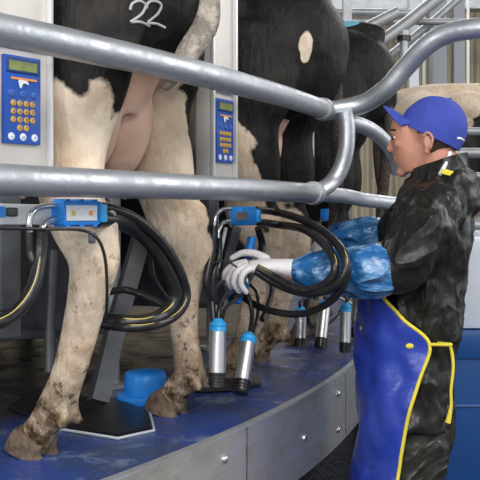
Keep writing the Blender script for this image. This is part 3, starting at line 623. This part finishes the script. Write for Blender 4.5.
# ears, eyes
for s in (-1, 1):
    bm = bmesh.new(); ell(bm, hp(-.010, -.018, s * .080), (.015, .008, .028), HM); ell(bm, hp(-.004, -.042, s * .077), (.009, .007, .012), HM); tube(bm, [hp(.002, .0, s * .086), hp(-.014, .010, s * .092), hp(-.026, -.010, s * .092), hp(-.014, -.038, s * .086)], .0045, 8, 5); e = link('ear', bm, SKIN, root, world=True); remesh(e, .0028, 2)
    bm = bmesh.new(); ell(bm, hp(.083, .014, s * .033), (.012, .012, .007), HM, 14); link('eye', bm, EYEW, root, world=True)
    bm = bmesh.new(); ell(bm, hp(.0925, .013, s * .036), (.0045, .006, .006), HM, 12); link('iris', bm, EYED, root, world=True)
    bm = bmesh.new(); tube(bm, [hp(.099, .034, s * .016), hp(.095, .039, s * .035), hp(.082, .036, s * .050)], [.003, .0042, .003], 8, 5); link('eyebrow', bm, HAIR, root, world=True)
# hair
bm = bmesh.new(); t_ = bmesh.new(); bmesh.ops.create_uvsphere(t_, u_segments=36, v_segments=24, radius=1)
dele = [v for v in t_.verts if (v.co.z < -.90) or v.co.z > .05 or (v.co.x > .38) or (v.co.x > .02 and v.co.z < -.25)]
bmesh.ops.delete(t_, geom=dele, context='VERTS'); bmesh.ops.scale(t_, verts=t_.verts, vec=(.094, .078, .106)); solid(t_, .005)
bmesh.ops.transform(t_, matrix=Matrix.Translation(hp(-.014, .028)) @ HM.to_4x4(), verts=t_.verts); merge(bm, t_); link('hair', bm, HAIR, root, world=True)
# cap: dome, brim, button, back marks; it sits tilted back on the head
CM = Matrix.Translation(hp(-.022, .018)) @ HM.to_4x4() @ Matrix.Rotation(R(-33) * (1 if HM.determinant() > 0 else 1), 4, 'Y')
bm = bmesh.new(); t_ = bmesh.new(); bmesh.ops.create_uvsphere(t_, u_segments=48, v_segments=28, radius=1)
bmesh.ops.delete(t_, geom=[v for v in t_.verts if v.co.z < -.12], context='VERTS')
for v in t_.verts:
    x, y, z = v.co; e = .85
    zz = math.copysign(abs(z) ** e, z)
    v.co = Vector((x * .101 - .004 * z, y * .088, zz * .113))
    v.co *= 1 + .022 * mnoise.noise(v.co * 20) + .006 * (1 if abs(y) < .03 else 0)
solid(t_, .003); bmesh.ops.transform(t_, matrix=CM, verts=t_.verts); merge(bm, t_); cap = link('cap', bm, CAPM, root, world=True)
bm = bmesh.new(); g = []
for i in range(17):
    a = -1.15 + 2.3 * i / 16; rowv = []
    for j in range(8):
        k = j / 7; x0, y0 = .096 * math.cos(a * .95), .080 * math.sin(a * .95)
        ex = .080 * (math.cos(a) ** .6 if math.cos(a) > 0 else 0); x = x0 - .006 + ex * k; y = y0 * (1 + .03 * k)
        z = .006 + .010 * math.sin(k * 2.2) - (y / .08) ** 2 * .046 * (.15 + .85 * k)
        rowv.append(bm.verts.new(CM @ Vector((x, y, z))))
    g.append(rowv)
for a, b2 in zip(g, g[1:]):
    for j in range(7): bm.faces.new((a[j], a[j + 1], b2[j + 1], b2[j]))
solid(bm, .004); bm.transform(wm(root).inverted()); link('brim', bm, CAPM, cap)
bm = bmesh.new(); ell(bm, CM @ Vector((-.004, 0, .113)), (.008, .008, .004), HM, 12); bm.transform(wm(root).inverted()); link('button', bm, CAPM, cap)
bm = bmesh.new(); tube(bm, [CM @ Vector(p) for p in ((-.080, .052, .012), (-.090, .036, .016), (-.098, .012, .016))], .004, 8, 5); bm.transform(wm(root).inverted()); link('white_back_mark', bm, KWHT, cap)
# jacket
bm = bmesh.new()
loft(bm, [row(440, 181, .095, .085), row(437, 194, .165, .108), row(433, 214, .225, .118), row(430, 240, .225, .128), row(427, 270, .20, .124), row(421, 310, .195, .128), row(416, 350, .19, .122), row(413, 385, .20, .124), row(411, 418, .215, .130)], FR, 30, 4)
tube(bm, [shL + Ld * -.05 + Vector((.01, 0, .0)), shL + Vector((0, 0, -.02)), (shL + elL) / 2 + Vector((.02, -.01, -.01)), elL + Vector((.02, 0, .004)), elL + (wrL - elL) * .12], [.09, .085, .082, .074, .055], 20, 6)
tube(bm, [shR + Ld * .05, shR + Vector((0, 0, -.02)), (shR + elR) / 2, elR, elR + (wrR - elR) * .25], [.085, .08, .072, .062, .05], 20, 6)
# hood folded on the back and collar
loft(bm, [(*bp(455, 182, .12), .03, .02), (*bp(462, 186, .08), .05, .036), (*bp(468, 192, .0), .06, .045), (*bp(466, 190, -.08), .05, .036), (*bp(460, 184, -.12), .03, .02)], (0, 0, 1), 18, 5)
ell(bm, bp(468, 200, .03), (.035, .09, .045), HM)
j = link('rain_jacket', bm, JACK, root, world=True); remesh(j, .009, 4, displace=[(.10, .030), (.035, .013)])
bm = bmesh.new()   # standing collar ring
rings = []
for i in range(25):
    a = 2 * math.pi * i / 24; base = bp(437, 190); tp = hp(-.034, -.074)
    ring = []
    for c, r1, r2, z in ((base, .105, .100, .0), (base.lerp(tp, .5), .092, .084, .005), (tp, .086, .076, .0)):
        ring.append(c + Fd * math.cos(a) * r1 * 1.02 + Ld * math.sin(a) * r2 + Vector((0, 0, z - .026 * math.cos(a))))
    rings.append([bm.verts.new(p + Vector((mnoise.noise(p * 14), mnoise.noise(p * 14 + Vector((5, 0, 0))), 0)) * .010) for p in ring])
for a, b2 in zip(rings, rings[1:]):
    for k in range(2): bm.faces.new((a[k], b2[k], b2[k + 1], a[k + 1]))
solid(bm, .006); link('collar', bm, JACK, root, world=True)
# trousers and boots
bm = bmesh.new()
loft(bm, [row(412, 395, .18, .13), row(411, 430, .185, .13), row(410, 455, .17, .115)], FR, 24, 4)
for s in (-1, 1):
    loft(bm, [row(412, 430, .09, .12, s * .095), row(408, 480, .09, .11, s * .10), row(408, 540, .08, .095, s * .105), row(411, 590, .075, .085, s * .105), row(413, 620, .075, .08, s * .105)], FR, 18, 4)
tr = link('trousers', bm, TROU, root, world=True); remesh(tr, .010, 4, displace=[(.08, .03)])
for s in (-1, 1):
    c = bp(414, 640, s * .105); c.z = 0
    bm = bmesh.new(); loft(bm, [(*(c + Vector((0, 0, .34))), .066, .072), (*(c + Vector((0, 0, .2))), .058, .064), (*(c + Vector((0, 0, .10))), .048, .062), (*(c + Vector((0, 0, .012))), .046, .066)], FR, 18, 4)
    loft(bm, [(*(c - Fd * .05 + Vector((0, 0, .055))), .042, .055), (*(c + Fd * .06 + Vector((0, 0, .050))), .046, .050), (*(c + Fd * .16 + Vector((0, 0, .040))), .048, .040), (*(c + Fd * .20 + Vector((0, 0, .034))), .036, .030)], FR, 18, 4)
    bo = link('rubber_boot', bm, BOOT, root, world=True); remesh(bo, .008, 4)
# apron: sheet wrapped round the front; rows top to bottom: py, centre px, forward radius, side radius, edge angle near, edge angle far
ap = bmesh.new(); rows_ = [(245, 428, .150, .220, .50), (268, 425, .165, .215, .66), (284, 422, .172, .212, .86), (297, 419, .176, .212, 1.12), (313, 418, .178, .212, 1.44), (334, 417, .178, .212, 1.84), (366, 417, .180, .216, 1.68), (403, 417, .182, .222, 1.50), (458, 418, .19, .228, 1.34), (520, 418, .20, .232, 1.25), (570, 418, .20, .235, 1.2)]; RR = spline(rows_, 6); edges = [[], []]; grid = []
for (py, px, fr, sr, ea) in RR:
    c = bp(px, py); ln = []
    for k in range(41):
        a = ea * (k / 20 - 1)
        n_ = mnoise.noise(Vector((a * 1.8, py * .022, 3))) * .018 + mnoise.noise(Vector((a * 4, py * .05, 9))) * .009
        p = c + Fd * math.cos(a) * (fr + n_) + Ld * math.sin(a) * (sr + n_)
        ln.append(p)
    edges[0].append(ln[-1]); edges[1].append(ln[0]); grid.append([ap.verts.new(p) for p in ln])
for a, b2 in zip(grid, grid[1:]):
    for k in range(40): ap.faces.new((a[k], a[k + 1], b2[k + 1], b2[k]))
solid(ap, .003); apo = link('apron', ap, APRON, root, world=True)
inv = wm(root).inverted()
for e in edges:
    bm = bmesh.new(); tube(bm, e, .0055, 8, 1); bm.transform(inv); link('yellow_trim', bm, YEL, apo)
bm = bmesh.new(); tube(bm, grid and [bp(428, 245) + Fd * math.cos(a) * .152 + Ld * math.sin(a) * .222 for a in [-.5 + 1.0 * k / 8 for k in range(9)]], .0065, 8, 2); bm.transform(inv); link('yellow_trim', bm, YEL, apo)
# waist tie behind the back and hanging end, neck strap clip
E0 = edges[0][5 * 6]
tie = [E0, E0 + Ld * .012 - Fd * .06 + Vector((0, 0, .004)), bp(440, 335, .165), bp(449, 335, .12), bp(458, 337, .04), bp(460, 338, -.03)]
bm = bmesh.new(); tube(bm, tie, .005, 8, 6); bm.transform(inv); link('waist_tie', bm, YEL, apo)
bm = bmesh.new(); tube(bm, [bp(447, 335, .12), bp(452, 343, .125), bp(454, 360, .13), bp(452, 380, .135), bp(452, 396, .135), bp(449, 412, .135)], [.005, .005, .005, .0045, .005, .009], 8, 6); bm.transform(inv); link('tie_end', bm, YEL, apo)
bm = bmesh.new(); q = E0 + Fd * .055 + Ld * .004 + Vector((0, 0, -.006)); ell(bm, q, (.012, .005, .008)); bm.transform(inv); link('tie_knot', bm, YEL, apo)
bm = bmesh.new(); q0, q1 = bp(448, 162, .068), bp(441, 176, .095); tube(bm, [hp(-.07, -.055, .05), q0, q1], .006, 8, 4); bm.transform(inv); link('neck_strap', bm, KWHT, apo)
bm = bmesh.new(); box(bm, bp(448, 174, .104), (.034, .010, .016), (0, .25, 0), .002); bm.transform(inv); link('strap_clip', bm, YEL, apo)
# small printed yellow line on the bib
for i, (px, py) in enumerate(((366, 324), (368, 334))):
    bm = bmesh.new()
    for k in range(4): box(bm, bp(px + k * 1.7 - 2, py, .09) + Fd * .0 + Vector((0, -.004, 0)), (.004, .003, .012 - .003 * (k % 2)))
    bm.transform(inv); link('printed_mark', bm, YEL, apo, False)
# sleeves (plastic oversleeves)
def sleeve(pts, rr, name='plastic_oversleeve'):
    bm = bmesh.new(); tube(bm, pts, rr, 26, 7); o = link(name, bm, SLEV, root, world=True); remesh(o, .006, 2, displace=[(.05, .016), (.014, .003)]); return o
sleeve([elL + Vector((.02, 0, .004)), elL + (wrL - elL) * .1, elL + (wrL - elL) * .35, elL + (wrL - elL) * .7, wrL + (elL - wrL) * .02], [.062, .080, .074, .060, .040])
sleeve([elR + (wrR - elR) * .1, elR + (wrR - elR) * .3, elR + (wrR - elR) * .65, wrR], [.058, .064, .056, .036])
# gloved hands
def glove(wr, palm0, palm1, fingers, thumb, wid, name='white_glove', rw=.032):
    """wr wrist, palm0->palm1 centre line, fingers: list of point lists"""
    bm = bmesh.new()
    nrm = wid
    loft(bm, [(*wr, rw, rw), (*(wr.lerp(palm0, .5)), rw * 1.02, rw * .9), (*palm0, .036, .021), (*palm0.lerp(palm1, .5), .043, .020), (*palm1, .041, .016)], nrm, 20, 5)
    for f, r in fingers: tube(bm, f, [r, r * .96, r * .9, r * .78][:len(f)] if len(f) <= 4 else r, 12, 5); ell(bm, f[-1], (r * .8,) * 3, seg=12)
    tube(bm, thumb, [.014, .012, .011, .009], 12, 5); ell(bm, thumb[-1], (.0092,) * 3, seg=12)
    o = link(name, bm, GLOVE, root, world=True); remesh(o, .0032, 2); return o
g = lambda px, py, d=2.5: at(px, py, d)
glove(wrL + (elL - wrL) * .28, g(272, 266, 2.485), g(249, 267, 2.48),
      [([g(251, 268, 2.450), g(243, 274, 2.445), g(241, 284, 2.45), g(246, 292, 2.465)], .0108),
       ([g(248, 266, 2.470), g(237, 272, 2.465), g(234, 283, 2.47), g(239, 291, 2.48)], .0112),
       ([g(246, 264, 2.490), g(234, 269, 2.49), g(228, 279, 2.49), g(231, 287, 2.50)], .0112),
       ([g(247, 262, 2.510), g(234, 265, 2.515), g(225, 273, 2.515), g(225, 282, 2.52)], .0106)],
      [g(268, 260, 2.505), g(256, 254, 2.53), g(243, 253, 2.54), g(232, 258, 2.54)], Vector((.12, -.97, -.15)).normalized())
h = lambda px, py, d=3.10: at(px, py, d)
glove(wrR + (elR - wrR) * .15, h(322, 243), h(316, 253), [([h(315, 257, 3.07), h(310, 266, 3.06), h(311, 275, 3.08)], .0098), ([h(313, 256, 3.09), h(307, 265, 3.08), h(307, 273, 3.10)], .0100), ([h(312, 254, 3.11), h(304, 262, 3.11), h(303, 271, 3.12)], .0100), ([h(313, 252, 3.13), h(305, 258, 3.13), h(303, 266, 3.14)], .0095)],
      [h(320, 243, 3.12), h(315, 246, 3.14), h(310, 252, 3.14), h(308, 257, 3.13)], Vector((.5, -.6, .3)).normalized(), rw=.030)

# ================================================================== right background: bin, tank, rails, posts
db = 3.45; pb = F / db
t = empty('plastic_bin', Vector(((497 - 240) / pb, db + .3, 0)), 0, 'deep blue plastic bin standing behind the apron at the right edge', 'bin')
zt = CAMZ - (334 - HZ) / pb
bm = bmesh.new(); box(bm, (0, 0, zt / 2 - .02), (.46, .5, zt - .04), bev=.02); autosmooth(link('tub', bm, BIN, t))
bm = bmesh.new(); box(bm, (0, 0, zt - .055), (.49, .53, .11), bev=.015); autosmooth(link('lid', bm, BIN, t))
bm = bmesh.new(); box(bm, (0, -.255, zt - .30), (.47, .012, .008)); link('seam', bm, mat('lighter blue line', (.08, .16, .4), .5), t, False)
t = empty('plastic_tank', Vector(((505 - 240) / pb, db + .32, zt)), 0, 'milky white plastic tank standing on the blue bin', 'tank')
h_ = (334 - 238) / pb
bm = bmesh.new(); box(bm, (0, 0, h_ * .5), (.34, .4, h_), bev=.03); autosmooth(link('tank_body', bm, TANK, t))
bm = bmesh.new(); lathe(bm, [(.07, 0), (.07, .02), (.05, .025)], (0, 0, h_)); link('screw_cap', bm, TANK, t)
def pipe(name, pts, r, label, cat='pipe', m=GALVD, seg=14, n=6):
    c = Vector(pts[0]); bm = bmesh.new(); tube(bm, pts, r, seg, n); o = link(name, bm, m, origin=c); return tag(o, label, cat)
pipe('rail_pipe', [at(440, 225, 4.25), at(540, 226, 4.25)], .035, 'thick galvanised rail pipe just above the white tank')
pipe('rail_pipe', [at(442, 176, 4.6), at(540, 176, 4.6)], .022, 'middle thin rail pipe beside the collar of the jacket')
pipe('rail_pipe', [at(440, 153, 4.6), at(540, 153, 4.6)], .028, 'rail pipe level with the back of the neck, right of the cap')
pipe('rail_pipe', [at(448, 131, 4.6), at(540, 132, 4.6)], .022, 'upper rail pipe touching the back of the blue cap')
pipe('rail_post', [at(498, 120, 4.64), Vector((*at(498, 120, 4.64).xy, 0))], .04, 'rail post just outside the right edge', 'post')
# overhead frame
def beam(name, a, b, wd, label, cat='beam', m=GALVD):
    a, b = Vector(a), Vector(b); L = (b - a).length; bm = bmesh.new(); box(bm, (0, 0, 0), (L, wd, wd), bev=wd * .08)
    bm.transform(((b - a).to_track_quat('X', 'Z')).to_matrix().to_4x4()); o = link(name, bm, m, smooth=False); o.location = (a + b) / 2; return tag(o, label, cat)
pipe('roof_strut', [at(372, 48, 6.0), at(408, 22, 6.0), at(450, -12, 6.0)], .045, 'thick diagonal roof strut rising to the right above the bent pipe', 'strut')
pipe('roof_strut', [at(384, 60, 6.4), at(432, 22, 6.4), at(470, -12, 6.4)], .030, 'thinner diagonal roof strut just below the thick one', 'strut')
pipe('roof_strut', [at(362, 30, 5.8), at(398, 12, 5.8)], .040, 'short diagonal strut with a blunt end, left of the thick strut', 'strut')
pipe('cross_pipe', [at(338, 12, 6.3), at(410, 13, 6.3)], .03, 'horizontal pipe behind the struts at top', 'pipe')
pipe('cross_pipe', [at(338, 21, 6.3), at(470, 22, 6.3)], .025, 'lower horizontal pipe behind the struts', 'pipe')
beam('upright_post', (*at(347, 0, 5.9).xy, 4.8), (*at(347, 0, 5.9).xy, 0), .062, 'square steel upright left of the roof struts, above the third cow', 'post')
beam('upright_post', (*at(413, 0, 6.8).xy, 4.8), (*at(413, 0, 6.8).xy, 0), .08, 'square steel upright behind the curve of the bent pipe', 'post', mat('pale steel', (.5, .53, .56), .4, .4))
beam('upright_post', (*at(438, 0, 7.4).xy, 4.8), (*at(438, 0, 7.4).xy, 0), .13, 'wide grey upright against the ribbed wall, behind the top of the cap', 'post', mat('bluish grey steel', (.30, .31, .33), .5, .3))
beam('upright_post', (*at(458, 0, 7.4).xy, 4.8), (*at(458, 0, 7.4).xy, 0), .10, 'grey upright against the ribbed wall near the right edge', 'post', mat('bluish grey steel', (.30, .31, .33), .5, .3))
beam('bright_slit', (*at(424, 0, 7.8).xy, 4.8), (*at(424, 0, 7.8).xy, 0), .022, 'thin painted bright slit in the wall, left one', 'strip', mat('white strip', (.9, .88, .8), .4))  # bright slits drawn as pale strips, their brightness put into the colour
beam('bright_slit', (*at(468, 0, 7.8).xy, 4.8), (*at(468, 0, 7.8).xy, 0), .022, 'thin painted bright slit in the wall, right one', 'strip', mat('white strip', (.9, .88, .8), .4))
beam('roof_beam', at(330, 4, 8.5), at(560, 2, 8.5), .16, 'broad horizontal beam under the roof at the top edge')
t = empty('pipe_clamp', at(404, 41, 6.0), 0, 'dark clamp on a short pipe below the diagonal struts', 'clamp')
bm = bmesh.new(); lathe(bm, [(.03, -.25), (.03, .02), (.045, .02), (.045, .07), (.03, .07)], (0, 0, 0)); link('stem', bm, GALVD, t)
bm = bmesh.new(); lathe(bm, [(.034, 0), (.048, 0), (.048, .035), (.034, .035)], (0, 0, 0)); link('band', bm, RUB, t)
